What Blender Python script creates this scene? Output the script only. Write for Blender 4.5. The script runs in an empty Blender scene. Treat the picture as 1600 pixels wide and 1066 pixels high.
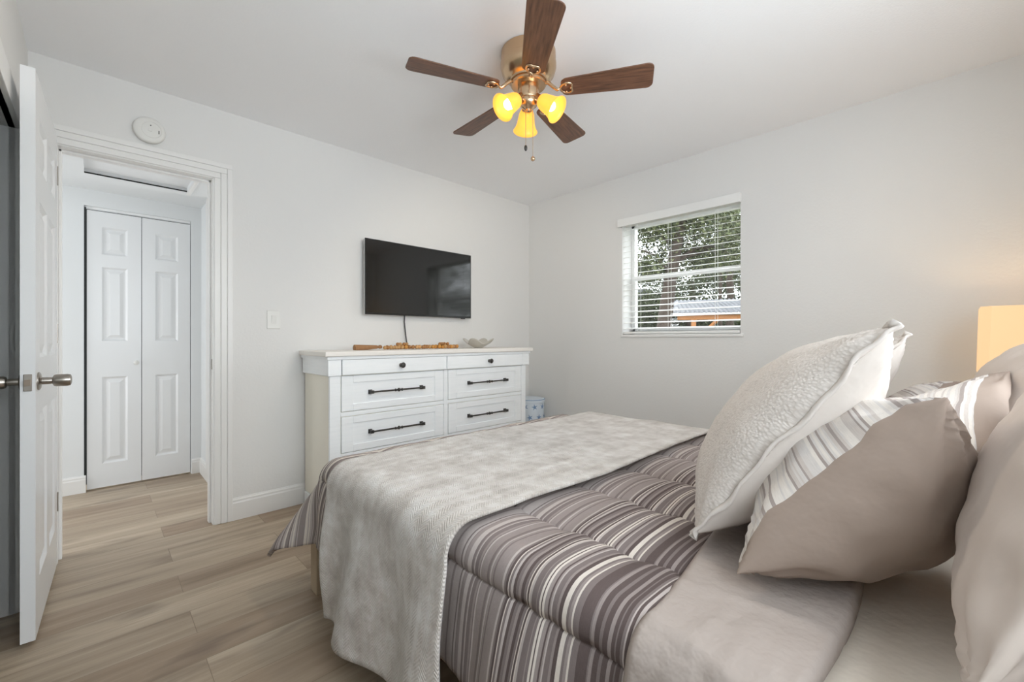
import bpy, math, random
import numpy as np
from mathutils import Vector, Matrix, noise
random.seed(7); PI = math.pi
S = bpy.context.scene; COL = S.collection

# ------------------------------------------------------------------ camera, world, lights, exposure
CAM = Vector((-3.163, -3.028, 1.09)); YAW = math.radians(46.0); FPX = 674.0
cd = bpy.data.cameras.new('camera'); cam = bpy.data.objects.new('camera', cd); COL.objects.link(cam)
cam.location = CAM; cam.rotation_euler = (PI/2, 0, YAW - PI/2)
cd.sensor_width = 36; cd.lens = FPX/1600*36; cd.shift_y = -3.5/1600; cd.clip_start = .02
S.camera = cam
W = bpy.data.worlds.new('overcast'); S.world = W; W.use_nodes = True
W.node_tree.nodes['Background'].inputs[0].default_value = (.90, .96, 1, 1)
W.node_tree.nodes['Background'].inputs[1].default_value = 4.6
def area(name, loc, rot, sx, sy, power, color):
    l = bpy.data.lights.new(name, 'AREA'); l.shape = 'RECTANGLE'; l.size = sx; l.size_y = sy
    l.energy = power; l.color = color
    o = bpy.data.objects.new(name, l); COL.objects.link(o); o.location = loc; o.rotation_euler = rot
    return o
area('rear_fill', (-2.3, -3.57, 1.52), (PI/2+math.radians(12), 0, 0), 1.8, 1.1, 21, (.80, .91, 1))   # added fill light in the unseen rear opening, faces +Y
area('hall_fill_right', (-.70, .5, .95), (PI/2, 0, PI/2), .7, 1.4, 16, (.93, .97, 1))        # added fill light at the right end of the hall, faces -X
area('hall_fill_left', (-5.05, .65, 1.1), (PI/2, 0, -PI/2), .9, 1.5, 18, (.93, .97, 1))   # fill light added out of view at the left hall end, faces +X
def point(name, loc, power, color, r):
    l = bpy.data.lights.new(name, 'POINT'); l.energy = power; l.color = color; l.shadow_soft_size = r
    o = bpy.data.objects.new(name, l); COL.objects.link(o); o.location = loc; return o
vs = S.view_settings; vs.view_transform = 'Standard'; vs.look = 'None'; vs.exposure = .07; vs.gamma = 1; vs.use_curve_mapping = False
S.cycles.max_bounces = 10; S.cycles.diffuse_bounces = 7; S.cycles.sample_clamp_indirect = 6

# ------------------------------------------------------------------ materials
def srgb(r, g, b):
    f = lambda c: (c/255/12.92 if c/255 <= .04045 else ((c/255+.055)/1.055)**2.4)
    return (f(r), f(g), f(b), 1)
class NT:
    def __init__(s, name):
        s.m = bpy.data.materials.new(name); s.m.use_nodes = True; s.t = s.m.node_tree
        s.b = s.t.nodes['Principled BSDF']; s.out = s.t.nodes['Material Output']
    def n(s, typ, **kw):
        x = s.t.nodes.new(typ)
        for k, v in kw.items():
            if k[0] == 'i':
                key = k[1:]; key = int(key) if key.isdigit() else key.replace('_', ' ')
                x.inputs[key].default_value = v
            else: setattr(x, k, v)
        return x
    def l(s, a, b): s.t.links.new(a, b)
    def math(s, op, a, b=None):
        x = s.n('ShaderNodeMath', operation=op)
        for i, v in enumerate((a, b)):
            if v is None: continue
            if isinstance(v, (int, float)): x.inputs[i].default_value = v
            else: s.l(v, x.inputs[i])
        return x.outputs[0]
    def ramp(s, fac, stops, interp='LINEAR'):
        r = s.n('ShaderNodeValToRGB'); r.color_ramp.interpolation = interp
        e = r.color_ramp.elements
        while len(e) < len(stops): e.new(0.5)
        for i, (p, c) in enumerate(stops): e[i].position = p; e[i].color = c
        s.l(fac, r.inputs[0]); return r.outputs[0]
    def mix(s, f, a, b, mode='MIX'):
        x = s.n('ShaderNodeMix', data_type='RGBA', blend_type=mode)
        for i, v in ((0, f), (6, a), (7, b)):
            if isinstance(v, (int, float, tuple)): x.inputs[i].default_value = v
            else: s.l(v, x.inputs[i])
        return x.outputs[2]
    def bump(s, h, strength, dist=.01):
        b = s.n('ShaderNodeBump', iStrength=strength, iDistance=dist); s.l(h, b.inputs['Height']); s.l(b.outputs[0], s.b.inputs['Normal'])
        return b
    def coords(s, kind='Object', scale=(1, 1, 1)):
        c = s.n('ShaderNodeTexCoord'); m = s.n('ShaderNodeMapping'); m.inputs['Scale'].default_value = scale
        s.l(c.outputs[kind], m.inputs[0]); return m.outputs[0]
    def noise(s, v, scale, detail=4, rough=.55):
        x = s.n('ShaderNodeTexNoise', iScale=scale, iDetail=detail, iRoughness=rough); s.l(v, x.inputs['Vector']); return x.outputs['Fac']
    def set(s, **kw):
        for k, v in kw.items(): s.b.inputs[k.replace('_', ' ')].default_value = v
        return s
def plain(name, col, rough=.5, metal=0, bump=None, var=0, spec=.5):
    t = NT(name); t.set(Base_Color=col, Roughness=rough, Metallic=metal); t.b.inputs['Specular IOR Level'].default_value = spec
    if bump or var:
        v = t.coords()
        if var:
            f = t.noise(v, 6, 5); d = tuple(c*(1-var) for c in col[:3])+(1,)
            t.l(t.mix(f, d, col), t.b.inputs['Base Color'])
        if bump: t.bump(t.noise(v, bump[0], 4), bump[1], bump[2] if len(bump) > 2 else .004)
    return t.m
M = {}
M['wall'] = plain('wall_paint', srgb(227, 226, 224), .75, bump=(70, .16, .006), spec=.25)
M['ceiling'] = plain('ceiling_paint', srgb(246, 246, 247), .8, bump=(90, .18, .006), spec=.2)
M['hallwall'] = plain('hall_paint', srgb(228, 230, 231), .6, bump=(70, .06, .005), spec=.3)
M['trim'] = plain('white_trim_paint', srgb(233, 232, 230), .35, spec=.4)
M['door'] = plain('white_door_paint', srgb(232, 233, 234), .3, spec=.4)
M['closet'] = plain('shade_grey_closet_door', srgb(150, 152, 146), .35)  # grey carries the shade between the open door and the closet
M['dark'] = plain('slit_shade', srgb(25, 24, 23), .9)  # near-black colour in place of shade in slits and the hall closet
M['nickel'] = plain('satin_nickel', srgb(165, 158, 150), .3, 1)
M['darkmetal'] = plain('dark_bronze', srgb(82, 80, 78), .4, .85)
M['bronze'] = plain('brushed_fan_metal', srgb(206, 178, 146), .26, 1)
M['plastic'] = plain('white_plastic', srgb(228, 227, 223), .4)
M['vinyl'] = plain('white_vinyl', srgb(240, 240, 240), .35)
M['slat'] = plain('blind_slat_white', srgb(238, 238, 236), .4)
M['screen'] = plain('black_screen_glass', srgb(14, 14, 14), .07); M['screen'].node_tree.nodes['Principled BSDF'].inputs['IOR'].default_value = 1.62
M['bezel'] = plain('black_bezel', srgb(16, 16, 17), .3)
M['tvside'] = plain('painted_edge_glint', srgb(190, 190, 190), .4)  # pale colour stands in for light caught on the set's side
M['cord'] = plain('black_cord', srgb(40, 42, 46), .5)
M['beige'] = plain('beige_sheet', srgb(170, 159, 152), .85, bump=(10, .5, .03), spec=.15)
M['pillow_beige'] = plain('beige_pillowcase', srgb(204, 192, 183), .85, bump=(7, .3, .02), spec=.15)
M['cream_back'] = plain('cream_smooth_cotton', srgb(214, 206, 199), .85, bump=(8, .25, .02), spec=.15)
M['sham_grey'] = plain('taupe_grey_cotton', srgb(158, 142, 131), .8, bump=(9, .25, .02), spec=.15)
M['lining'] = plain('comforter_lining', srgb(140, 134, 132), .85, bump=(9, .2, .02), spec=.15)
M['mattress'] = plain('fitted_sheet', srgb(222, 211, 197), .85, bump=(10, .35, .02), spec=.15)
M['bark'] = plain('tree_bark', srgb(70, 58, 49), .9, bump=(9, .8, .05), var=.45)
M['ground'] = plain('lawn_ground', srgb(92, 94, 66), .95, bump=(3, .5, .05), var=.5)
M['metalroof'] = plain('grey_metal_roof', srgb(112, 114, 120), .5, .0, var=.25)
M['postwood'] = plain('orange_post_wood', srgb(168, 112, 62), .7, var=.3)
M['housewall'] = plain('neighbour_wall', srgb(74, 66, 60), .8)
M['houseroof'] = plain('neighbour_roof', srgb(46, 48, 52), .8)
for nm, c, w in (('leaf_dark', (56, 66, 36), .5), ('leaf_mid', (80, 90, 48), .5), ('leaf_light', (112, 118, 78), .5), ('moss', (134, 138, 108), .6)):
    t = NT(nm); v = t.coords(); f = t.noise(v, 1.7, 3); c0 = srgb(*c); c1 = tuple(x*w for x in c0[:3])+(1,)
    t.l(t.mix(f, c1, c0), t.b.inputs['Base Color']); t.set(Roughness=.6); M[nm] = t.m

def m_floor():
    t = NT('oak_plank_floor'); v = t.coords('Object')
    br = t.n('ShaderNodeTexBrick', offset=.37, offset_frequency=2, squash=1.0)
    for k, x in (('Color1', (0, 0, 0, 1)), ('Color2', (1, 1, 1, 1)), ('Mortar', (.5, .5, .5, 1)), ('Scale', 1), ('Mortar Size', .0011), ('Mortar Smooth', .1), ('Bias', 0), ('Brick Width', 1.22), ('Row Height', .178)):
        br.inputs[k].default_value = x
    t.l(v, br.inputs['Vector'])
    sep = t.n('ShaderNodeSeparateColor'); t.l(br.outputs['Color'], sep.inputs[0]); rnd = sep.outputs[0]
    off = t.n('ShaderNodeCombineXYZ'); t.l(t.math('MULTIPLY', rnd, 37.0), off.inputs[0]); t.l(t.math('MULTIPLY', rnd, 11.0), off.inputs[1])
    add = t.n('ShaderNodeVectorMath', operation='ADD'); t.l(v, add.inputs[0]); t.l(off.outputs[0], add.inputs[1])
    def stretch(sc):
        m = t.n('ShaderNodeMapping'); m.inputs['Scale'].default_value = sc; t.l(add.outputs[0], m.inputs[0]); return m.outputs[0]
    g1 = t.noise(stretch((.8, 9, 1)), 1.6, 5, .6); g2 = t.noise(stretch((2.2, 60, 1)), 1.6, 6, .65); g3 = t.noise(stretch((1.2, 4, 1)), 1.3, 3)
    base = t.ramp(g1, [(.28, srgb(146, 131, 115)), (.42, srgb(174, 159, 141)), (.58, srgb(190, 175, 157)), (.75, srgb(206, 194, 177))])
    tone = t.ramp(rnd, [(0, srgb(218, 206, 196)), (.5, srgb(240, 235, 228)), (1, srgb(255, 252, 246))])
    c = t.mix(1.0, base, tone, 'MULTIPLY')
    c = t.mix(t.math('MULTIPLY', t.math('SUBTRACT', g2, .38), .9), c, srgb(132, 116, 101))
    kn = t.ramp(g3, [(.60, (0, 0, 0, 1)), (.72, (1, 1, 1, 1))]); kk = t.math('MULTIPLY', kn, .6)
    c = t.mix(kk, c, srgb(104, 88, 76))
    c = t.mix(t.math('MULTIPLY', br.outputs['Fac'], .55), c, srgb(92, 74, 60))
    t.l(c, t.b.inputs['Base Color']); t.set(Roughness=.42); t.b.inputs['Specular IOR Level'].default_value = .35
    t.bump(t.math('ADD', t.math('MULTIPLY', g2, .3), t.math('MULTIPLY', br.outputs['Fac'], -1.0)), .12, .003)
    return t.m
M['floor'] = m_floor()

def m_white_wood():
    t = NT('whitewashed_wood'); v = t.coords('Object', (1, 1, 1))
    m = t.n('ShaderNodeMapping'); m.inputs['Scale'].default_value = (2, 2, 26); t.l(v, m.inputs[0])
    g = t.noise(m.outputs[0], 2.4, 5, .6)
    t.l(t.ramp(g, [(.3, srgb(240, 243, 245)), (.5, srgb(244, 247, 249)), (.8, srgb(248, 250, 251))]), t.b.inputs['Base Color'])
    t.set(Roughness=.45); t.bump(g, .05, .002); return t.m
M['dresser'] = m_white_wood()
M['dressertop'] = plain('cream_top_wood', srgb(238, 234, 228), .4, var=.04)
M['dresserside'] = plain('shade_cream_wood', srgb(242, 238, 225), .5, var=.05)  # the side's warmer, dimmer light is put into this cream

def m_wood(name, a, b, rough=.4, sc=(3, 40, 40)):
    t = NT(name); v = t.coords('UV'); m = t.n('ShaderNodeMapping'); m.inputs['Scale'].default_value = sc; t.l(v, m.inputs[0])
    g = t.noise(m.outputs[0], 1.5, 5, .6); t.l(t.ramp(g, [(.3, a), (.7, b)]), t.b.inputs['Base Color']); t.set(Roughness=rough); return t.m
M['blade'] = m_wood('dark_walnut_blade', srgb(74, 50, 38), srgb(126, 88, 66), .4, (5, 60, 1))
M['leg'] = plain('pine_leg_wood', srgb(205, 186, 160), .6, bump=(20, .2, .004), var=.25)
M['rail'] = plain('pine_rail_wood', srgb(160, 132, 100), .6, var=.25)
M['nightstand'] = plain('white_nightstand', srgb(225, 223, 219), .5)

def stripe_stops(rng, width, pal, lo, hi):
    x = 0; out = []
    while x < width:
        w = rng.uniform(lo, hi); out.append((x/width, rng.choice(pal))); x += w
    return out
def m_stripes(name, total, pals, lo, hi, rows, seed, bumpy=.25, rough=.85, axis=0, wob_amp=.004):
    # woven stripes: a chain of ramps, each covers part of the width (UV in metres)
    rng = random.Random(seed); t = NT(name); c = t.n('ShaderNodeTexCoord'); sp = t.n('ShaderNodeSeparateXYZ'); t.l(c.outputs['UV'], sp.inputs[0])
    wob = t.noise(c.outputs['UV'], 5, 2); u = t.math('ADD', sp.outputs[axis], t.math('MULTIPLY', t.math('SUBTRACT', wob, .5), wob_amp))
    seg = total/rows; col = None
    for i in range(rows):
        pal = pals[i % len(pals)]
        st = stripe_stops(rng, seg, pal, lo, hi)[:31]
        f = t.math('DIVIDE', t.math('SUBTRACT', u, i*seg), seg)
        r = t.ramp(f, st, 'CONSTANT')
        col = r if col is None else t.mix(t.math('GREATER_THAN', u, i*seg), col, r)
    m = t.n('ShaderNodeMapping'); m.inputs['Scale'].default_value = (900, 60, 1) if axis == 0 else (60, 900, 1); t.l(c.outputs['UV'], m.inputs[0])
    w = t.noise(m.outputs[0], 1, 2); col = t.mix(.35, col, t.ramp(w, [(.3, (.62, .62, .62, 1)), (.7, (1, 1, 1, 1))]), 'MULTIPLY')
    t.l(col, t.b.inputs['Base Color']); t.set(Roughness=rough); t.b.inputs['Specular IOR Level'].default_value = .15
    t.bump(t.noise(c.outputs['UV'], 16, 5), bumpy, .012); return t.m
dk, gy, md, lt, cr = srgb(100, 88, 86), srgb(132, 121, 119), srgb(156, 145, 142), srgb(192, 182, 178), srgb(222, 213, 204)
M['comforter'] = m_stripes('striped_comforter', 1.95, [
    [lt, md, gy, lt, md, lt], [lt, md, cr, md, lt, gy], [md, lt, gy, cr, md], [cr, lt, gy, md, dk, gy], [md, gy, lt, dk, md], [dk, gy, dk, lt, cr, md], [md, lt, gy, cr], [gy, md, lt, dk], [md, lt, gy, lt],
    [md, lt, md, gy, lt, md], [cr, gy, dk, md, gy, lt, dk, gy], [dk, gy, dk, cr, dk, gy, md], [dk, dk, dk, gy, dk, lt, dk]], .0028, .0088, 13, 5, .3)
s1, s2, s3, s4 = srgb(226, 219, 212), srgb(205, 196, 190), srgb(168, 157, 152), srgb(214, 208, 204)
M['sham_stripe'] = m_stripes('striped_sham', .62, [[s1, s4, s3, s1, s2], [s1, s1, s2, s3, s4], [s4, s2, s1, s3], [s3, s2, s1, s4]], .0035, .0095, 6, 9, .2, axis=1)
M['sham_stripe_pale'] = m_stripes('striped_sham_pale', .62, [[s1, s4, s1, s2, s3], [s1, s1, s4, s2]], .0035, .0095, 6, 12, .2, axis=1)

def m_throw():
    t = NT('plush_throw'); c = t.n('ShaderNodeTexCoord'); uv = c.outputs['UV']
    sp = t.n('ShaderNodeSeparateXYZ'); t.l(uv, sp.inputs[0])
    zig = t.math('ABSOLUTE', t.math('SUBTRACT', t.math('FRACT', t.math('MULTIPLY', sp.outputs[0], 20)), .5))
    ph = t.math('ADD', t.math('MULTIPLY', sp.outputs[1], 110), t.math('MULTIPLY', zig, 5.0))
    hb = t.math('SINE', t.math('MULTIPLY', ph, 6.283/1.0))
    n1 = t.noise(uv, 10, 7, .68); n2 = t.noise(uv, 300, 2)
    m = t.n('ShaderNodeMapping'); m.inputs['Scale'].default_value = (14, 2.2, 1); t.l(uv, m.inputs[0]); n3 = t.noise(m.outputs[0], 1, 3)
    f = t.math('ADD', t.math('MULTIPLY', n1, .72), t.math('MULTIPLY', n3, .28))
    col = t.ramp(f, [(.38, srgb(180, 171, 163)), (.5, srgb(207, 200, 193)), (.62, srgb(229, 225, 221))])
    col = t.mix(t.math('MULTIPLY', t.math('ADD', hb, 1), .07), col, srgb(140, 130, 122))
    t.l(col, t.b.inputs['Base Color']); t.set(Roughness=.7); t.b.inputs['Sheen Weight'].default_value = .45; t.b.inputs['Sheen Roughness'].default_value = .35
    t.b.inputs['Specular IOR Level'].default_value = .2
    t.bump(t.math('ADD', t.math('MULTIPLY', hb, .32), t.math('ADD', t.math('MULTIPLY', n2, .8), t.math('MULTIPLY', n1, 1.2))), .5, .006); return t.m
M['throw'] = m_throw()
def m_rib():
    t = NT('cream_ribbed_knit'); c = t.n('ShaderNodeTexCoord'); v = t.n('ShaderNodeTexVoronoi', iScale=190.0); t.l(c.outputs['UV'], v.inputs['Vector'])
    w = t.n('ShaderNodeTexWave', iScale=38.0, iDistortion=3.0); t.l(c.outputs['UV'], w.inputs['Vector'])
    t.l(t.mix(v.outputs['Distance'], srgb(224, 217, 211), srgb(202, 194, 187)), t.b.inputs['Base Color']); t.set(Roughness=.9)
    t.b.inputs['Specular IOR Level'].default_value = .1
    t.bump(t.math('ADD', v.outputs['Distance'], t.math('MULTIPLY', w.outputs['Fac'], .15)), .35, .004); return t.m
M['rib'] = m_rib()
def glow(name, col, strength, base=None, rough=.5):
    t = NT(name); t.set(Base_Color=base or col, Roughness=rough); t.b.inputs['Emission Color'].default_value = col; t.b.inputs['Emission Strength'].default_value = strength; return t.m
def m_shade():
    t = NT('amber_glass_shade'); t.set(Base_Color=(.50, .26, .05, 1), Roughness=.35); t.b.inputs['Emission Color'].default_value = (1, .45, .06, 1); t.b.inputs['Emission Strength'].default_value = 1.25
    tr = t.n('ShaderNodeBsdfTransparent'); tr.inputs[0].default_value = (1, .72, .3, 1); mx = t.n('ShaderNodeMixShader'); mx.inputs[0].default_value = .15
    t.l(t.b.outputs[0], mx.inputs[1]); t.l(tr.outputs[0], mx.inputs[2]); t.l(mx.outputs[0], t.out.inputs[0]); return t.m
M['glass_shade'] = m_shade()
M['bulb'] = glow('lit_bulb', (1, .72, .25, 1), 9)
M['lampshade'] = glow('lit_linen_shade', srgb(255, 214, 160), .8, srgb(150, 125, 100), .8)
def m_glass():
    t = NT('window_glass'); tr = t.n('ShaderNodeBsdfTransparent'); gl = t.n('ShaderNodeBsdfGlossy', iRoughness=.0)
    mx = t.n('ShaderNodeMixShader'); mx.inputs[0].default_value = .04; t.l(tr.outputs[0], mx.inputs[1]); t.l(gl.outputs[0], mx.inputs[2]); t.l(mx.outputs[0], t.out.inputs[0]); return t.m
M['glass'] = m_glass()
M['bead'] = [plain('bead_wood_light', srgb(206, 160, 104), .45, var=.3), plain('bead_wood_mid', srgb(176, 124, 72), .45, var=.3), plain('bead_wood_honey', srgb(214, 152, 72), .45, var=.3)]
M['jute'] = plain('jute_tassel', srgb(172, 128, 88), .9, bump=(60, .8, .01), var=.35)
M['bowl'] = plain('grey_shell_bowl', srgb(205, 200, 190), .4, var=.12)
M['basket'] = plain('pale_blue_tin', srgb(214, 224, 234), .5, var=.06)
M['star'] = plain('blue_starfish_print', srgb(120, 148, 184), .6)
M['ceramic'] = plain('lamp_ceramic', srgb(190, 186, 180), .3)

# ------------------------------------------------------------------ mesh helpers
def wloc(o):
    v = Vector((0, 0, 0))
    while o: v += o.location; o = o.parent
    return v
class MB:
    def __init__(s): s.v = []; s.f = []; s.mi = []; s.uv = None
    def add(s, vs, fs, mi=0):
        k = len(s.v); s.v += [tuple(v) for v in vs]; s.f += [tuple(i+k for i in f) for f in fs]
        s.mi += (list(mi) if isinstance(mi, (list, tuple)) else [mi]*len(fs)); return s
    def box(s, x0, x1, y0, y1, z0, z1, mi=0, mat=None):
        x0, x1 = sorted((x0, x1)); y0, y1 = sorted((y0, y1)); z0, z1 = sorted((z0, z1))
        vs = [Vector((x, y, z)) for z in (z0, z1) for y in (y0, y1) for x in (x0, x1)]
        if mat: vs = [mat @ v for v in vs]
        return s.add(vs, [(0, 2, 3, 1), (4, 5, 7, 6), (0, 1, 5, 4), (2, 6, 7, 3), (0, 4, 6, 2), (1, 3, 7, 5)], mi)
    def frustum(s, r0, r1, mi=0, mat=None):   # two rectangles (x0,x1,z0,z1,y)
        vs = []
        for (x0, x1, z0, z1, y) in (r0, r1): vs += [Vector((x0, y, z0)), Vector((x1, y, z0)), Vector((x1, y, z1)), Vector((x0, y, z1))]
        if mat: vs = [mat @ v for v in vs]
        return s.add(vs, [(4, 5, 6, 7), (3, 2, 1, 0), (0, 1, 5, 4), (1, 2, 6, 5), (2, 3, 7, 6), (3, 0, 4, 7)], mi)
    def lathe(s, prof, mat=Matrix(), n=24, mi=0, close=True):
        vs = []; fs = []
        for (r, z) in prof:
            for i in range(n): a = 2*PI*i/n; vs.append(mat @ Vector((r*math.cos(a), r*math.sin(a), z)))
        m = len(prof)
        for j in range(m-1):
            for i in range(n): fs.append((j*n+i, j*n+(i+1) % n, (j+1)*n+(i+1) % n, (j+1)*n+i))
        if close: fs.append(tuple(range(n-1, -1, -1))); fs.append(tuple((m-1)*n+i for i in range(n)))
        return s.add(vs, fs, mi)
    def tube(s, pts, r, n=8, mi=0, closed=False):
        pts = [Vector(p) for p in pts]; rs = r if isinstance(r, (list, tuple)) else [r]*len(pts); vs = []; fs = []; m = len(pts); up = None
        for i, p in enumerate(pts):
            t = (pts[(i+1) % m] - pts[i-1]) if closed else (pts[min(i+1, m-1)] - pts[max(i-1, 0)]); t.normalize()
            if up is None: up = Vector((0, 0, 1)) if abs(t.z) < .9 else Vector((1, 0, 0))
            a = t.cross(up).normalized(); up = a.cross(t).normalized()
            for k in range(n): th = 2*PI*k/n; vs.append(p + (a*math.cos(th)+up*math.sin(th))*rs[i])
        for i in range(m if closed else m-1):
            j = (i+1) % m
            for k in range(n): fs.append((i*n+k, i*n+(k+1) % n, j*n+(k+1) % n, j*n+k))
        if not closed: fs.append(tuple(range(n-1, -1, -1))); fs.append(tuple((m-1)*n+k for k in range(n)))
        return s.add(vs, fs, mi)
    def sphere(s, c, r, n=12, m=8, mi=0, sc=(1, 1, 1)):
        prof = [(max(r*math.sin(PI*j/m), 1e-5), -r*math.cos(PI*j/m)) for j in range(m+1)]
        return s.lathe(prof, Matrix.Translation(c) @ Matrix.Diagonal((*sc, 1)), n, mi, close=False)
    def prism(s, poly, z0, z1, mat=Matrix(), mi=0):
        n = len(poly); vs = [mat @ Vector((x, y, z0)) for x, y in poly] + [mat @ Vector((x, y, z1)) for x, y in poly]
        return s.add(vs, [tuple(range(n-1, -1, -1)), tuple(range(n, 2*n))] + [(i, (i+1) % n, n+(i+1) % n, n+i) for i in range(n)], mi)
    def build(s, name, mats, parent=None, origin=None, bevel=0, smooth=False, seg=2, angle=40):
        me = bpy.data.meshes.new(name)
        if parent is not None: o0 = wloc(parent)
        elif origin is not None: o0 = Vector(origin)
        else:
            a = np.array(s.v); o0 = Vector(((a[:, 0].min()+a[:, 0].max())/2, (a[:, 1].min()+a[:, 1].max())/2, a[:, 2].min()))
        me.from_pydata([(v[0]-o0.x, v[1]-o0.y, v[2]-o0.z) for v in s.v], [], s.f)
        for m in (mats if isinstance(mats, (list, tuple)) else [mats]): me.materials.append(m)
        me.polygons.foreach_set('material_index', s.mi)
        if s.uv is not None:
            ul = me.uv_layers.new(name='UVMap'); li = np.empty(len(me.loops), dtype=np.int32); me.loops.foreach_get('vertex_index', li)
            ul.data.foreach_set('uv', np.array(s.uv, dtype=np.float32)[li].ravel())
        if smooth:
            me.polygons.foreach_set('use_smooth', [True]*len(me.polygons))
            if smooth != 'all': me.set_sharp_from_angle(angle=math.radians(angle))
        me.update()
        o = bpy.data.objects.new(name, me); COL.objects.link(o)
        if parent is not None: o.parent = parent
        else: o.location = o0
        if bevel:
            b = o.modifiers.new('bevel', 'BEVEL'); b.width = bevel; b.segments = seg; b.limit_method = 'ANGLE'; b.angle_limit = math.radians(40)
        return o
def tag(o, label=None, cat=None, group=None, kind=None):
    if label: o['label'] = label
    if cat: o['category'] = cat
    if group: o['group'] = group
    if kind: o['kind'] = kind
    return o
def thing(name, loc, label, cat, group=None, kind=None):
    o = bpy.data.objects.new(name, None); COL.objects.link(o); o.location = loc; o.empty_display_size = .05
    return tag(o, label, cat, group, kind)
def T(x, y, z): return Matrix.Translation((x, y, z))
def Rz(a): return Matrix.Rotation(a, 4, 'Z')
def st(o, label, cat): return tag(o, label, cat, kind='structure')

# ------------------------------------------------------------------ room shell
H = 2.44; XL = -3.391; YB = -3.48; HALLZ = 2.155
st(MB().box(-5.2, .25, YB-.2, 1.6, -.1, 0).build('floor', M['floor'], origin=(0, 0, 0)), 'grey oak plank floor of bedroom and hall', 'floor')
st(MB().box(-5.2, .25, YB-.2, 1.6, H, H+.1).build('ceiling', M['ceiling']), 'white textured bedroom ceiling', 'ceiling')
D0, D1, DH = -3.312, -2.652, 2.045
b = MB(); b.box(-5.2, D0, 0, .12, 0, H); b.box(D1, 0, 0, .12, 0, H); b.box(D0, D1, 0, .12, DH, H)
st(b.build('wall_front', M['wall']), 'pale grey wall with doorway and television', 'wall')
WY0, WY1, WZ0, WZ1 = -1.995, -1.076, 1.125, 2.075
b = MB(); b.box(0, .25, YB-.2, WY0, 0, H); b.box(0, .25, WY1, 1.6, 0, H); b.box(0, .25, WY0, WY1, 0, WZ0); b.box(0, .25, WY0, WY1, WZ1, H)
st(b.build('wall_right', M['wall']), 'pale grey wall with the small window', 'wall')
CY1, CY0, CZ = -.43, -2.55, 1.925
b = MB(); b.box(XL-.12, XL, CY1, 0, 0, H); b.box(XL-.12, XL, YB-.2, CY0, 0, H); b.box(XL-.12, XL, CY0, CY1, CZ, H)
st(b.build('wall_left', M['wall']), 'white wall with the closet opening', 'wall')
RX0, RX1, RZ0, RZ1 = -3.24, -1.38, .95, 2.1
b = MB(); b.box(XL-.12, RX0, YB-.16, YB, 0, H); b.box(RX1, .25, YB-.16, YB, 0, H); b.box(RX0, RX1, YB-.16, YB, 0, RZ0); b.box(RX0, RX1, YB-.16, YB, RZ1, H)
st(b.build('wall_back', M['wall']), 'pale grey wall behind the bed head', 'wall')
# closet interior
b = MB(); b.box(-4.1, -4.05, CY0-.2, CY1+.2, 0, H); b.box(-4.05, XL-.12, CY1, CY1+.05, 0, H); b.box(-4.05, XL-.12, CY0-.05, CY0, 0, H)
st(b.build('wall_closet', M['closet']), 'closet interior behind the panelled doors', 'wall')
# hall
b = MB(); b.box(-5.2, -3.222, 1.28, 1.34, 0, HALLZ); b.box(-2.608, -2.54, 1.28, 1.34, 0, HALLZ); b.box(-3.222, -2.608, 1.28, 1.34, 2.04, HALLZ)
st(b.build('wall_hall_back', M['hallwall']), 'white hall wall around the bifold door', 'wall')
st(MB().box(-2.54, 0, .925, 1.34, 0, HALLZ).build('wall_hall_right', M['hallwall']), 'white hall wall end seen through the doorway', 'wall')
st(MB().box(-5.2, -5.1, .12, 1.34, 0, HALLZ).build('wall_hall_left', M['hallwall']), 'far end wall of the hall', 'wall')
HX0, HX1, HY0, HY1 = -3.215, -2.685, .22, .87
b = MB(); b.box(-5.2, HX0, .12, 1.34, HALLZ, HALLZ+.03); b.box(HX1, -.6, .12, 1.34, HALLZ, HALLZ+.03); b.box(HX0, HX1, .12, HY0, HALLZ, HALLZ+.03); b.box(HX0, HX1, HY1, 1.34, HALLZ, HALLZ+.03)
st(b.build('ceiling_hall', M['hallwall']), 'low white hall ceiling with attic hatch opening', 'ceiling')
at = thing('attic_hatch', ((HX0+HX1)/2, (HY0+HY1)/2, HALLZ), 'white attic hatch panel set in the hall ceiling', 'hatch', kind='structure')
MB().box(HX0-.02, HX1+.02, HY0-.02, HY1+.02, HALLZ+.03, HALLZ+.045).build('panel', M['door'], at)
b = MB(); b.box(HX1, HX1+.025, HY0, HY1+.03, HALLZ-.014, HALLZ)
b.build('frame', M['trim'], at, bevel=.003)
MB().box(HX0, HX1, HY1-.008, HY1-.002, HALLZ+.001, HALLZ+.008).build('slit_shade_strip', M['dark'], at)  # solid dark strip drawn as the shade along the hatch edge
# near-black wall standing in for the shade of the closet behind hall bifold
st(MB().box(-3.3, -2.5, 1.50, 1.55, 0, HALLZ).build('wall_hall_closet', M['dark']), 'dark wall painted as closet shade behind the hall bifold door', 'wall')

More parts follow.
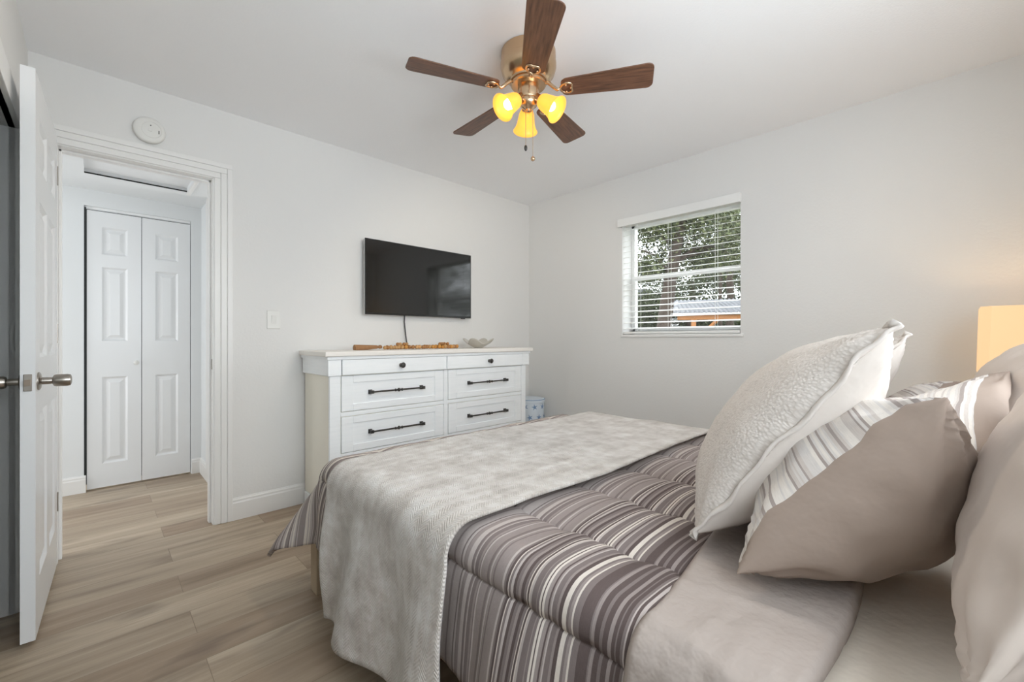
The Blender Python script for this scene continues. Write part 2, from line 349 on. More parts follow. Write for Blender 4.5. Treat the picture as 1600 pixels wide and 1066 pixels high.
def door_panels(mb, w, h, t, cols, rows, mat, stile=.1, mi=0, both=True):
    """slab in local x 0..w, y 0..t, z 0..h with raised panels; cols/rows = list of (lo,hi)"""
    xs = sorted({0, w, *[a for c in cols for a in c]}); zs = sorted({0, h, *[a for r in rows for a in r]})
    for i in range(len(xs)-1):
        for j in range(len(zs)-1):
            x0, x1, z0, z1 = xs[i], xs[i+1], zs[j], zs[j+1]
            inp = any(abs(c[0]-x0) < 1e-6 for c in cols) and any(abs(r[0]-z0) < 1e-6 for r in rows)
            if not inp: mb.box(x0, x1, 0, t, z0, z1, mi, mat)
            else:
                d = .011; mb.box(x0, x1, d, t-d, z0, z1, mi, mat)
                for s_, y0 in ((1, 0), (-1, t)):
                    yb = y0+s_*d; e = .013; g = min(.035, (x1-x0)*.22)
                    # sticking (sloped moulding) on four sides
                    for (ax0, ax1, az0, az1, kx, kz) in ((x0, x0+e, z0, z1, 1, 0), (x1-e, x1, z0, z1, -1, 0), (x0, x1, z0, z0+e, 0, 1), (x0, x1, z1-e, z1, 0, -1)):
                        if kx == 1: vs = [(x0, y0, z0), (x0, y0, z1), (x0+e, yb, z1-e), (x0+e, yb, z0+e)]
                        elif kx == -1: vs = [(x1, y0, z0), (x1, y0, z1), (x1-e, yb, z1-e), (x1-e, yb, z0+e)]
                        elif kz == 1: vs = [(x0, y0, z0), (x1, y0, z0), (x1-e, yb, z0+e), (x0+e, yb, z0+e)]
                        else: vs = [(x0, y0, z1), (x1, y0, z1), (x1-e, yb, z1-e), (x0+e, yb, z1-e)]
                        mb.add([mat @ Vector(v) for v in vs], [(0, 1, 2, 3)], mi)
                    mb.frustum((x0+e+.008, x1-e-.008, z0+e+.008, z1-e-.008, yb), (x0+e+g, x1-e-g, z0+e+g, z1-e-g, y0+s_*.003), mi, mat)
    return mb
ROWS6 = [(.19, .80), (1.0, 1.58), (1.71, 1.89)]
# bedroom door leaf, open along the left wall
P1 = Vector((-3.294, -.052)); P0 = Vector((-3.316, -.752)); dv = (P1-P0); wdt = dv.length; ang = math.atan2(dv.y, dv.x)
d1 = thing('door_1', (P0.x, P0.y, 0), 'white six panel bedroom door standing open by the doorway', 'door', kind='structure')
mt = T(P0.x, P0.y, .02) @ Rz(ang)
door_panels(MB(), wdt, 2.03, .037, [(.1, .32), (.39, wdt-.1)], ROWS6, mt).build('door_leaf', M['door'], d1)
kz = .915
def knob(sgn, y0):
    m = mt @ T(.062, y0, kz) @ Matrix.Rotation(-sgn*PI/2, 4, 'X')
    return MB().lathe([(.002, 0), (.033, 0), (.033, .004), (.026, .008), (.013, .010), (.0125, .03), (.0115, .036), (.02, .040), (.0225, .046), (.0225, .075), (.0205, .084), (.012, .087), (.001, .0875)], m, 28)
for s_, y0 in ((1, .037), (-1, 0.0)):
    knob(s_, y0).build('door_knob', M['nickel'], d1, smooth=True)
lp = MB().box(-.0035, 0, .008, .029, kz-.03, kz+.03, mat=mt).build('latch_plate', M['nickel'], d1, bevel=.003)
b = MB().prism([(.0, .011), (.0, .026), (-.013, .026), (-.004, .011)], kz-.011, kz+.011, mt @ T(-.003, 0, 0)); b.build('latch_bolt', M['nickel'], lp)
for z in (.25, 1.05, 1.8): MB().box(wdt-.003, wdt+.004, -.004, .02, z, z+.09, mat=mt).build('hinge', M['nickel'], d1)

def bifold(name, x0, x1, y, z0, z1, label, mat, rot=None, knob_mat=None):
    d = thing(name, ((x0+x1)/2, y, z0), label, 'door', kind='structure'); w = (x1-x0)/2-.002
    for k in range(2):
        m = T(x0+k*(w+.004), y, z0)
        pn = door_panels(MB(), w, z1-z0, .03, [(.078, w-.078)], [(.17, .80), (1.06, 1.60), (1.69, 1.89)], m).build('door_panel', mat, d)
        if knob_mat and k == 0:
            MB().lathe([(.008, 0), (.008, .012), (.016, .02), (.017, .028), (.010, .034), (.001, .035)], T(x0+w-.03, y, z0+.90) @ Matrix.Rotation(PI/2, 4, 'X'), 16).build('door_knob', knob_mat, pn, smooth=True)
    return d
bf = bifold('door_2', -3.207, -2.612, 1.292, .012, 2.012, 'white bifold closet door at the end of the hall', M['door'], knob_mat=M['plastic'])
MB().box(-3.21, -2.61, 1.30, 1.325, 2.022, 2.04).build('track', M['vinyl'], bf)
# closet bifold leaves in the left wall, shade put into their grey (leaves run along Y)
cl = thing('door_3', (XL-.06, (CY0+CY1)/2, 0), 'panelled closet doors in the left wall, shade painted in as grey', 'door', kind='structure')
wl = (CY1-CY0-.04)/4
for k in range(4):
    m = T(XL-.045, CY0+.02+k*wl+.002, .02) @ Rz(PI/2)
    door_panels(MB(), wl-.004, 1.875, .03, [(.09, wl-.094)], [(.17, .78), (.98, 1.5), (1.6, 1.78)], m).build('door_panel', M['closet'], cl)
b = MB(); b.box(XL-.02, XL+.016, CY1, CY1+.075, 0, CZ+.1); b.box(XL-.02, XL+.016, CY0-.075, CY0, 0, CZ+.1); b.box(XL-.02, XL+.016, CY0, CY1, CZ, CZ+.1)
b.box(XL-.12, XL-.02, CY1, CY1+.004, 0, CZ)
st(b.build('trim_1', M['trim'], bevel=.006), 'white casing around the closet opening', 'trim')
# door casing (stepped profile) and jamb
b = MB(); b.box(D0, D0+.018, -.002, .125, 0, DH); b.box(D1-.018, D1, -.002, .125, 0, DH); b.box(D0, D1, -.002, .125, DH-.018, DH)
b.box(D1-.03, D1-.018, .05, .09, 0, DH-.018); b.box(D0+.018, D0+.03, .05, .09, 0, DH-.018); b.box(D0, D1, .05, .09, DH-.03, DH-.018)
jb = b.build('trim_2', M['trim'], bevel=.002); st(jb, 'white jamb of the bedroom doorway', 'trim')
MB().box(D1-.0195, D1-.0175, .012, .04, .91, .97).build('strike_plate', M['nickel'], jb)
b = MB()
for (o0, o1, th) in ((-.012, .020, .012), (.020, .052, .015), (.052, .080, .018)):
    b.box(D1+o0, D1+o1, -th, 0, 0, DH+o0); b.box(max(D0-o1, XL), D0-o0, -th, 0, 0, DH+o0); b.box(max(D0-o1, XL), D1+o1, -th, 0, DH+o0, DH+o1)
st(b.build('trim_3', M['trim'], bevel=.004), 'white moulded casing around the bedroom doorway', 'trim')
def baseboard(name, p0, p1, nrm, h=.132):
    p0 = Vector(p0); p1 = Vector(p1); d = (p1-p0); L = d.length; a = math.atan2(d.y, d.x); m = T(p0.x, p0.y, 0) @ Rz(a); s_ = 1 if (Rz(a) @ Vector((0, 1, 0))).dot(Vector((*nrm, 0))) > 0 else -1
    prof = [(0, 0), (.014, 0), (.014, h-.03), (.011, h-.022), (.011, h-.012), (.006, h-.004), (.005, h), (0, h)]
    vs = [m @ Vector((x, s_*y, z)) for x in (0, L) for y, z in prof]; n = len(prof)
    b = MB().add(vs, [tuple(range(n)), tuple(range(2*n-1, n-1, -1))]+[(i, (i+1) % n, n+(i+1) % n, n+i) for i in range(n)])
    return st(b.build(name, M['trim']), 'white baseboard, '+name.split('_', 1)[1].replace('_', ' '), 'baseboard')
baseboard('baseboard_front', (-2.572, 0), (0, 0), (0, -1)); baseboard('baseboard_right', (0, 0), (0, YB), (-1, 0)); baseboard('baseboard_back', (XL, YB), (0, YB), (0, 1))
baseboard('baseboard_hall_back', (-5.1, 1.28), (-3.212, 1.28), (0, -1), .12); baseboard('baseboard_hall_niche', (-2.604, 1.28), (-2.54, 1.28), (0, -1), .12)
baseboard('baseboard_hall_side', (-2.54, 1.28), (-2.54, .975), (-1, 0), .12); baseboard('baseboard_left', (XL, CY1+.075), (XL, 0), (1, 0))
b = MB(); b.box(-2.556, -2.542, .915, .975, 0, HALLZ); b.box(-2.556, -2.47, .908, .925, 0, HALLZ)
st(b.build('trim_4', M['trim'], bevel=.003), 'white corner casing at the hall wall end', 'trim')

# ------------------------------------------------------------------ window 1 (right wall) with blind
wn = thing('window_1', (.17, (WY0+WY1)/2, WZ0), 'small white single hung window looking out on trees', 'window', kind='structure')
xf0, xf1 = .15, .20; zm = 1.60
b = MB(); b.box(xf0, xf1, WY0, WY0+.03, WZ0, WZ1); b.box(xf0, xf1, WY1-.03, WY1, WZ0, WZ1); b.box(xf0, xf1, WY0, WY1, WZ1-.045, WZ1); b.box(xf0, xf1, WY0, WY1, WZ0, WZ0+.04)
b.build('window_frame', M['vinyl'], wn, bevel=.004)
b = MB(); b.box(xf0-.008, xf0+.02, WY0+.02, WY0+.04, WZ0+.03, zm); b.box(xf0-.008, xf0+.02, WY1-.04, WY1-.02, WZ0+.03, zm); b.box(xf0-.012, xf0+.02, WY0+.02, WY1-.02, zm-.018, zm+.018); b.box(xf0-.008, xf0+.02, WY0+.02, WY1-.02, WZ0+.03, WZ0+.06)
b.build('lower_sash', M['vinyl'], wn, bevel=.003)
MB().box(xf0+.004, xf0+.008, WY0+.035, WY1-.035, WZ0+.055, zm-.012).build('pane', M['glass'], wn)
MB().box(xf0+.03, xf0+.034, WY0+.025, WY1-.025, zm, WZ1-.04).build('pane', M['glass'], wn)
st(MB().box(-.012, .15, WY0-.02, WY1+.01, WZ0-.022, WZ0).build('trim_5', M['trim'], bevel=.004), 'white window sill under the blind', 'trim')
bl = thing('window_blind', (.03, (WY0+WY1)/2, WZ0), 'white horizontal slat blind hanging in the window', 'blind')
MB().box(.004, .058, WY0+.004, WY1-.004, WZ1-.05, WZ1-.004).build('headrail', M['slat'], bl, bevel=.003)
b = MB(); b.box(-.034, -.02, WY0-.008, WY1+.025, WZ1-.058, WZ1+.006); b.box(-.02, -.001, WY0-.008, WY0-.002, WZ1-.058, WZ1+.006); b.box(-.02, -.001, WY1+.019, WY1+.025, WZ1-.058, WZ1+.006)
b.build('valance', M['slat'], bl, bevel=.003)
pitch = .0455; z = WZ0+.052; tilt = math.radians(13.5)
while z < WZ1-.06:
    m = T(.031, 0, z) @ Matrix.Rotation(-tilt, 4, 'Y')
    vs = []; 
    prof = [(-.025, 0), (-.0125, .0010), (0, .0014), (.0125, .0010), (.025, 0)]; pr = prof + [(x, zz-.0014) for x, zz in prof[::-1]]; n = len(pr)
    vs = [m @ Vector((x, y, zz)) for y in (WY0+.006, WY1-.006) for x, zz in pr]
    MB().add(vs, [tuple(range(n)), tuple(range(2*n-1, n-1, -1))]+[(i, (i+1) % n, n+(i+1) % n, n+i) for i in range(n)]).build('slat', M['slat'], bl)
    z += pitch
MB().box(.005, .057, WY0+.006, WY1-.006, WZ0+.004, WZ0+.024).build('bottom_rail', M['slat'], bl, bevel=.004)
for y in (WY0+.17, (WY0+WY1)/2+.06, WY1-.14):
    b = MB(); b.tube([(.006, y, WZ0+.02), (.006, y, WZ1-.05)], .0012, 5); b.tube([(.056, y, WZ0+.02), (.056, y, WZ1-.05)], .0012, 5); b.build('ladder_cord', M['slat'], bl)
# unseen rear window, added to frame the fill light behind the camera
rw = thing('fill_window', ((RX0+RX1)/2, YB-.08, RZ0), 'added white window behind the bed head framing a fill light', 'window', kind='structure')
b = MB(); b.box(RX0, RX0+.04, YB-.06, YB-.02, RZ0+.04, RZ1-.04); b.box(RX1-.04, RX1, YB-.06, YB-.02, RZ0+.04, RZ1-.04); b.box(RX0, RX1, YB-.06, YB-.02, RZ0, RZ0+.04); b.box(RX0, RX1, YB-.06, YB-.02, RZ1-.04, RZ1); b.box((RX0+RX1)/2-.02, (RX0+RX1)/2+.02, YB-.06, YB-.02, RZ0+.04, RZ1-.04)
b.build('window_frame', M['vinyl'], rw, bevel=.003)

# ------------------------------------------------------------------ television
tv = thing('television', (-1.284, -.0, 1.268), 'black flat screen television mounted on the wall above the dresser', 'television')
x0, x1, z0, z1 = -1.769, -.799, 1.268, 1.818
MB().box(x0+.002, x1-.002, -.058, -.028, z0+.002, z1-.002).build('housing', M['tvside'], tv, bevel=.004)
MB().box(x0, x1, -.064, -.058, z0, z1).build('bezel', M['bezel'], tv, bevel=.0015)
MB().box(x0+.006, x1-.006, -.0648, -.0640, z0+.014, z1-.006).build('screen', M['screen'], tv)
MB().box(-1.5, -1.07, -.028, -.0, 1.42, 1.68).build('wall_mount', M['bezel'], tv)
MB().box(x1-.1, x1-.06, -.06, -.045, z0-.008, z0+.002).build('sensor', M['bezel'], tv, bevel=.002)
MB().tube([(-1.43, -.03, 1.285), (-1.428, -.022, 1.22), (-1.419, -.02, 1.15), (-1.412, -.022, 1.09), (-1.404, -.020, 1.04), (-1.40, -.016, .985)], .0045, 8).build('power_cord', M['cord'], tv, smooth='all')

# ------------------------------------------------------------------ dresser
ds = thing('dresser', (-1.325, -.23, 0), 'white washed wood dresser with dark bar handles below the television', 'dresser')
bx0, bx1, by0, by1 = -2.165, -.515, -.437, -.026
b = MB(); b.box(bx0, bx1, by0, by1, .09, .985)
b.build('carcass', M['dresserside'], ds)
b = MB()   # front face frame (posts, rails)
for (xa, xb) in ((bx0-.004, -2.103), (-.563, bx1+.004), (-1.358, -1.322)): b.box(xa, xb, -.45, -.43, .0 if xa != -1.358 else .1, .868)
for (za, zb) in ((.619, .645), (.37, .396), (.10, .145)): b.box(-2.103, -.563, -.449, -.43, za, zb)
b.build('face_frame', M['dresser'], ds, bevel=.0025)
b = MB()
b.box(-2.172, -2.10, -.452, by1, 0, .085); b.box(-.58, -.508, -.452, by1, 0, .085); b.box(-2.10, -.58, -.44, -.42, .05, .1)
b.build('plinth', M['dresser'], ds, bevel=.006)
b = MB(); b.box(-2.182, -2.104, -.462, by1, .868, .966); b.box(-.56, -.480, -.462, by1, .868, .966); b.box(-2.104, -.56, -.44, by1, .868, .966)
b.build('frieze', M['dresser'], ds, bevel=.003)
b = MB(); b.box(-2.104, -.56, -.4625, -.458, .8665, .8675); b.box(-2.19, -.472, -.47, by1+.005, .966, .984); b.build('moulding', M['dresser'], ds, bevel=.005)
MB().box(-2.206, -.452, -.484, -.030, .984, 1.014).build('top', M['dressertop'], ds, bevel=.005)
def bar_handle(cx, cz, L, parent, y):
    b = MB()
    for s_ in (-1, 1):
        b.box(cx+s_*L/2-.011, cx+s_*L/2+.011, y-.010, y, cz-.013, cz+.013); b.box(cx+s_*L/2-.0075, cx+s_*L/2+.0075, y-.034, y-.008, cz-.0075, cz+.0075)
        b.box(cx+s_*L/2-.010, cx+s_*L/2+.010, y-.040, y-.024, cz-.0095, cz+.0095)
    b.tube([(cx-L/2, y-.032, cz), (cx+L/2, y-.032, cz)], .0055, 10)
    for dx, r in ((0, .012), (.024, .0095), (-.024, .0095), (.013, .007), (-.013, .007)): b.sphere((cx+dx, y-.032, cz), r, 12, 8, sc=(.75, 1, 1))
    return b.build('bar_handle', M['darkmetal'], parent, smooth=True)
def round_knob(cx, cz, parent, y):
    b = MB().lathe([(.013, 0), (.013, .004), (.007, .008), (.007, .018), (.016, .022), (.0185, .030), (.014, .036), (.005, .038), (.0005, .0385)], T(cx, y, cz) @ Matrix.Rotation(PI/2, 4, 'X'), 20)
    return b.build('knob', M['darkmetal'], parent, smooth=True)
for (xa, xb) in ((-2.099, -1.344), (-1.336, -.565)):
    d = MB().box(xa, xb, -.466, -.442, .8705, .9635).build('drawer', M['dresser'], ds, bevel=.002); round_knob((xa+xb)/2+.012, .917, d, -.466)
for (xa, xb) in ((-2.0985, -1.3625), (-1.3175, -.5675)):
    for (za, zb) in ((.649, .8635), (.400, .615), (.149, .366)):
        b = MB(); s_ = .072; rr = .042
        b.box(xa, xa+s_, -.452, -.438, za, zb); b.box(xb-s_, xb, -.452, -.438, za, zb); b.box(xa+s_, xb-s_, -.452, -.438, za, za+rr); b.box(xa+s_, xb-s_, -.452, -.438, zb-rr, zb)
        b.box(xa+s_-.002, xb-s_+.002, -.4455, -.438, za+rr-.002, zb-rr+.002)
        d = b.build('drawer', M['dresser'], ds, bevel=.0022); bar_handle((xa+xb)/2, (za+zb)/2, .372, d, -.4455)
# things on the dresser
gl = thing('bead_garland', (-1.4, -.2, 1.014), 'wooden bead garland with tan tassel lying on the dresser', 'garland')
rng = random.Random(3); pts = []
x = -1.70; k = 0
while x < -1.03:
    r = rng.uniform(.0125, .0165); pts.append((x, -.215+.012*math.sin(x*23)+rng.uniform(-.005, .005), 1.014+r, r)); x += r*1.75
x = -1.66
while x < -1.05:
    r = rng.uniform(.012, .0155); pts.append((x, -.172+.014*math.sin(x*17+1), 1.014+r, r)); x += r*1.95
for x in (-1.585, -1.56, -1.533, -1.505, -1.215, -1.19, -1.165, -1.14): pts.append((x, -.193+rng.uniform(-.008, .008), 1.014+.036, .0135))
for i, (x, y, z, r) in enumerate(pts): MB().sphere((x, y, z), r, 12, 8).build('bead', M['bead'][rng.choice((0, 0, 1, 2))], gl, smooth='all')
b = MB().lathe([(.005, 0), (.012, .008), (.013, .02), (.008, .028), (.012, .04), (.016, .10), (.0215, .185), (.0225, .20), (.018, .203)], T(-1.715, -.215, 1.034) @ Matrix.Rotation(-PI/2-.03, 4, 'Y'), 14)
b.build('tassel', M['jute'], gl, smooth=True)
# wavy bowl
b = MB(); n = 48; rings = 9; vs = []; fs = []
for j in range(rings+1):
    t = j/rings
    for i in range(n):
        a = 2*PI*i/n; r = (.026+.095*t)*(1+.16*t*math.cos(4*a)); z = 1.016+.058*t**1.15+.022*t*t*math.cos(4*a)
        vs.append((-.852+r*math.cos(a+.6), -.23+.85*r*math.sin(a+.6), z))
for j in range(rings):
    for i in range(n): fs.append((j*n+i, j*n+(i+1) % n, (j+1)*n+(i+1) % n, (j+1)*n+i))
fs.append(tuple(range(n-1, -1, -1)))
bo = b.add(vs, fs).build('bowl', M['bowl'], smooth='all', origin=(-.852, -.23, 1.014)); md_ = bo.modifiers.new('thick', 'SOLIDIFY'); md_.thickness = .005; md_.offset = 1
tag(bo, 'small grey wavy edged bowl at the right end of the dresser', 'bowl')
# starfish bin in the corner
bn = thing('storage_bin', (-.2, -.215, 0), 'round pale blue lidded bin with blue starfish print in the corner', 'bin')
b = MB().lathe([(.118, 0), (.122, .01), (.127, .49), (.125, .50)], T(-.2, -.215, 0), 40)
MB().lathe([(.129, .497), (.131, .499), (.131, .522), (.126, .530), (.05, .534), (.001, .535)], T(-.2, -.215, 0), 40).build('lid', M['basket'], bn, smooth=True)
rim = MB().tube([(-.2+.1315*math.cos(2*PI*i/40), -.215+.1315*math.sin(2*PI*i/40), .524) for i in range(40)], .003, 6, closed=True).build('rim_band', M['star'], bn, smooth='all')
for row in range(5):
    for k in range(9):
        a0 = 2*PI*k/9+row*.35; zc = .46-row*.095; rad = .032; rot = rng.uniform(0, 6); ring = []
        for q in range(10):
            rr = rad if q % 2 == 0 else rad*.32; th = rot+2*PI*q/10; du = rr*math.cos(th); dz = rr*math.sin(th); R_ = .1275+.0095*0+.0009; aa = a0+du/.127
            ring.append((-.2+R_*math.cos(aa), -.215+R_*math.sin(aa), zc+dz))
        R_ = .1288; c = (-.2+R_*math.cos(a0), -.215+R_*math.sin(a0), zc)
        b.add([c]+ring, [(0, 1+q, 1+(q+1) % 10) for q in range(10)], 1)
b.build('body', [M['basket'], M['star']], bn, smooth=True)

# ------------------------------------------------------------------ wall fittings
sd = thing('smoke_detector', (-2.955, 0, 2.205), 'round white smoke detector on the wall above the doorway', 'smoke detector')
m = T(-2.955, 0, 2.205) @ Matrix.Rotation(PI/2, 4, 'X')
MB().lathe([(.060, 0), (.060, .008), (.068, .010), (.068, .024), (.066, .030), (.06, .035), (.045, .037), (.001, .038)], m, 48).build('housing', M['plastic'], sd, smooth=True)
b = MB().lathe([(.0395, .0365), (.041, .0385), (.043, .0365)], m @ T(.008, .0, 0), 32, close=False); b.build('cover_ring', M['plastic'], sd, smooth=True)
MB().box(-.006, .010, -.010, .006, .037, .040, mat=m).build('test_button', M['plastic'], sd, bevel=.002)
b = MB().box(.036, .040, -.014, .004, .033, .0375, mat=m); b.box(.044, .048, -.014, .004, .032, .0365, mat=m); b.build('vent_slot', M['bezel'], sd)
MB().lathe([(.0028, .036), (.0028, .0395), (.001, .04)], m @ T(.004, .022, 0), 12).build('indicator_light', M['bezel'], sd)
sw = thing('light_switch', (-2.348, 0, 1.211), 'white rocker light switch on the wall between doorway and dresser', 'light switch')
MB().box(-2.387, -2.309, -.007, 0, 1.153, 1.269).build('wall_plate', M['plastic'], sw, bevel=.004)
rk = MB().add([(-2.362, -.007, 1.185), (-2.334, -.007, 1.185), (-2.334, -.007, 1.237), (-2.362, -.007, 1.237), (-2.362, -.0085, 1.185), (-2.334, -.0085, 1.185), (-2.334, -.015, 1.237), (-2.362, -.015, 1.237)],
              [(4, 5, 6, 7), (0, 1, 5, 4), (1, 2, 6, 5), (2, 3, 7, 6), (3, 0, 4, 7)]).build('rocker', M['plastic'], sw)

# ------------------------------------------------------------------ ceiling fan
FX, FY = -1.694, -1.618; BZ = 2.255
fan = thing('ceiling_fan', (FX, FY, H), 'brass ceiling fan with five dark wood blades and three lit shades', 'ceiling fan')
tf = T(FX, FY, 0)
MB().lathe([(.118, 2.44), (.128, 2.437), (.129, 2.41), (.125, 2.395), (.125, 2.39), (.131, 2.385), (.131, 2.365), (.122, 2.335), (.100, 2.312), (.088, 2.305), (.086, 2.298), (.02, 2.298)], tf, 56).build('motor_housing', M['bronze'], fan, smooth=True)
MB().lathe([(.02, 2.299), (.080, 2.299), (.083, 2.294), (.083, 2.284), (.078, 2.279), (.02, 2.279)], tf, 40).build('flywheel', M['bronze'], fan, smooth=True)
MB().lathe([(.02, 2.280), (.048, 2.280), (.050, 2.272), (.050, 2.225), (.047, 2.216), (.02, 2.214)], tf, 40).build('switch_housing', M['bronze'], fan, smooth=True)
MB().lathe([(.02, 2.215), (.044, 2.215), (.046, 2.205), (.040, 2.19), (.026, 2.178), (.014, 2.170), (.012, 2.160), (.001, 2.157)], tf, 32).build('light_fitter', M['bronze'], fan, smooth=True)
PH = 14.5
for k in range(5):
    a = math.radians(PH+72*k); m = tf @ Rz(a) @ T(0, 0, BZ) @ Matrix.Rotation(math.radians(-11), 4, 'X')
    # outline of the blade
    r0, r1 = .155, .563; w0, w1 = .052, .070; pl = []
    def arc(cx, cy, r, a0, a1, n=7): return [(cx+r*math.cos(a0+(a1-a0)*i/n), cy+r*math.sin(a0+(a1-a0)*i/n)) for i in range(n+1)]
    pl += arc(r0+.03, -w0+.03, .03, PI, 1.5*PI) + arc(r1-.028, -w1+.028, .028, 1.5*PI, 2*PI) + arc(r1-.028, w1-.028, .028, 0, PI/2) + arc(r0+.03, w0-.03, .03, PI/2, PI)
    b = MB().prism(pl, -.003, .003, m); b.uv = [(x, y) for x, y in pl]*2
    bd = b.build('blade', M['blade'], fan, bevel=.0012, seg=1)
    b = MB(); mm = m @ T(0, 0, -.006)
    loop = [(.150, 0), (.168, -.026), (.190, -.029), (.205, -.020), (.203, 0), (.205, .020), (.190, .029), (.168, .026)]
    pp = []
    for i in range(len(loop)):
        p, q, r_, s_ = [Vector(loop[(i+j) % len(loop)]) for j in (-1, 0, 1, 2)]
        for t in (0, .5): pp.append(mm @ Vector((*(q if t == 0 else (-.0625*p+.5625*q+.5625*r_-.0625*s_)), 0)))
    b.tube(pp, .0058, 8, closed=True)
    b.tube([tf @ Rz(a) @ Vector((.07, 0, 2.289)), tf @ Rz(a) @ Vector((.095, 0, 2.285)), tf @ Rz(a) @ Vector((.118, 0, 2.262)), mm @ Vector((.138, 0, -.004)), mm @ Vector((.152, 0, 0))], [.009, .009, .008, .0075, .006], 10)
    for (x, y) in ((.178, -.02), (.178, .02), (.2, 0)): b.sphere(tuple(mm @ Vector((x, y, -.002))), .006, 8, 6)
    b.build('blade_arm', M['bronze'], fan, smooth='all')
for k, az in enumerate((50, 170, -70)):
    a = math.radians(az); axis = tf @ Rz(a) @ T(.048, 0, 2.212) @ Matrix.Rotation(math.radians(180-52), 4, 'Y')   # local +z points down and outwards
    sk = MB().lathe([(.012, -.02), (.02, -.012), (.021, .012), (.027, .020), (.027, .028), (.02, .030)], axis, 20).build('socket', M['bronze'], fan, smooth=True)
    gs = MB().lathe([(.026, .018), (.030, .022), (.036, .036), (.040, .060), (.044, .085), (.052, .108), (.061, .122), (.0595, .1225), (.050, .108), (.042, .085), (.038, .060), (.034, .036), (.026, .024)], axis, 36, close=False).build('lamp_shade', M['glass_shade'], fan, smooth='all')
    bb = MB().lathe([(.012, .026), (.013, .04), (.021, .058), (.025, .075), (.022, .092), (.012, .102), (.001, .105)], axis, 20).build('bulb', M['bulb'], gs, smooth='all')
    sl = bpy.data.lights.new('fan_bulb_light', 'SPOT'); sl.energy = 15; sl.color = (1, .88, .70); sl.shadow_soft_size = .03; sl.spot_size = math.radians(125); sl.spot_blend = .7
    so = bpy.data.objects.new('fan_bulb_light', sl); COL.objects.link(so); so.matrix_world = axis @ T(0, 0, .124) @ Matrix.Rotation(PI, 4, 'X')
for (dx, dy, z1_, r) in ((-.030, -.012, 1.985, .0075), (.012, -.018, 1.945, .011)):
    ch = MB().tube([(FX+dx, FY+dy, 2.20), (FX+dx, FY+dy, z1_)], .0013, 5).build('pull_chain', M['bronze'], fan)
    (MB().sphere((FX+dx, FY+dy, z1_-.008), r, 12, 8, sc=(1, 1, 1.0 if r > .01 else 1.9))).build('chain_pull', M['bronze'] if r > .01 else M['darkmetal'], ch, smooth='all')

# ------------------------------------------------------------------ bed
XN, XF, YF, YH = -2.40, -.87, -1.17, -3.25
bed = thing('bed', ((XN+XF)/2, (YF+YH)/2, 0), 'low pine bed with square legs under the mattress and bedding', 'bed')
b = MB(); b.box(XN-.035, XN+.0, YH, YF+.10, .15, .24); b.box(XF, XF+.035, YH, YF+.10, .15, .24); b.box(XN, XF, YF+.03, YF+.06, .15, .24); b.box(XN, XF, YH, YH+.03, .17, .275)
b.build('side_rails', M['rail'], bed, bevel=.004)
b = MB()
for i in range(13): b.box(XN, XF, YF-.06-i*.162, YF-.13-i*.162, .255, .272)
b.build('slats', M['rail'], bed)
for (x, y) in ((XN-.09, YF+.10), (XF+.02, YF+.10), (XN-.035, YH+.07), (XF-.035, YH+.07)): MB().box(x, x+.07, y-.07, y, 0, .24).build('leg', M['leg'], bed, bevel=.004)
MB().box(XN-.04, XF+.04, YH-.07, YH-.02, .1, .93).build('headboard', M['rail'], bed, bevel=.01)
b = MB().box(XN, XF, YH, YF, .278, .55)
o = b.build('mattress', M['mattress'], bevel=.06, seg=5, smooth=True); tag(o, 'thick mattress in a beige fitted sheet under the bedding', 'mattress')

def nz(x, y, z=0, s=1): return noise.noise(Vector((x*s, y*s, z)))
def drape_pt(a, bb, xn, xf, yf, zt, r, fl_s, fl_f, fl_c, fold):
    """flat cloth coordinates (a across, bb along) to the draped position over the bed's rounded box"""
    dx = (xn-a) if a < xn else ((a-xf) if a > xf else 0.); sx = -1 if a < xn else 1
    dy = max(bb-yf, 0.)
    cx = min(max(a, xn), xf); cy = min(bb, yf)
    d = math.hypot(dx, dy)
    if d < 1e-9: return Vector((a, bb, zt))
    n = Vector((sx*dx/d, dy/d)); c = (2*n.x*n.y)**2 if dx > 0 and dy > 0 else 0
    if dx > 0 and dy > 0: th = math.atan2(dy, dx)/(PI/2); base = fl_s*(1-th)+fl_f*th; flare = base+(fl_c-base)*math.sin(PI*th)**2
    else: flare = fl_s if dx > 0 else fl_f
    if d < r*PI/2: out, dn = r*math.sin(d/r), r*(1-math.cos(d/r))
    else:
        e = d-r*PI/2; out, dn = r+e*math.sin(flare), r+e*math.cos(flare)
        s_ = (cy if dx > 0 else cx) + math.atan2(dy, dx+1e-9)*.3
        out += fold(s_, e)
    return Vector((cx+n.x*out, cy+n.y*out, zt-dn))
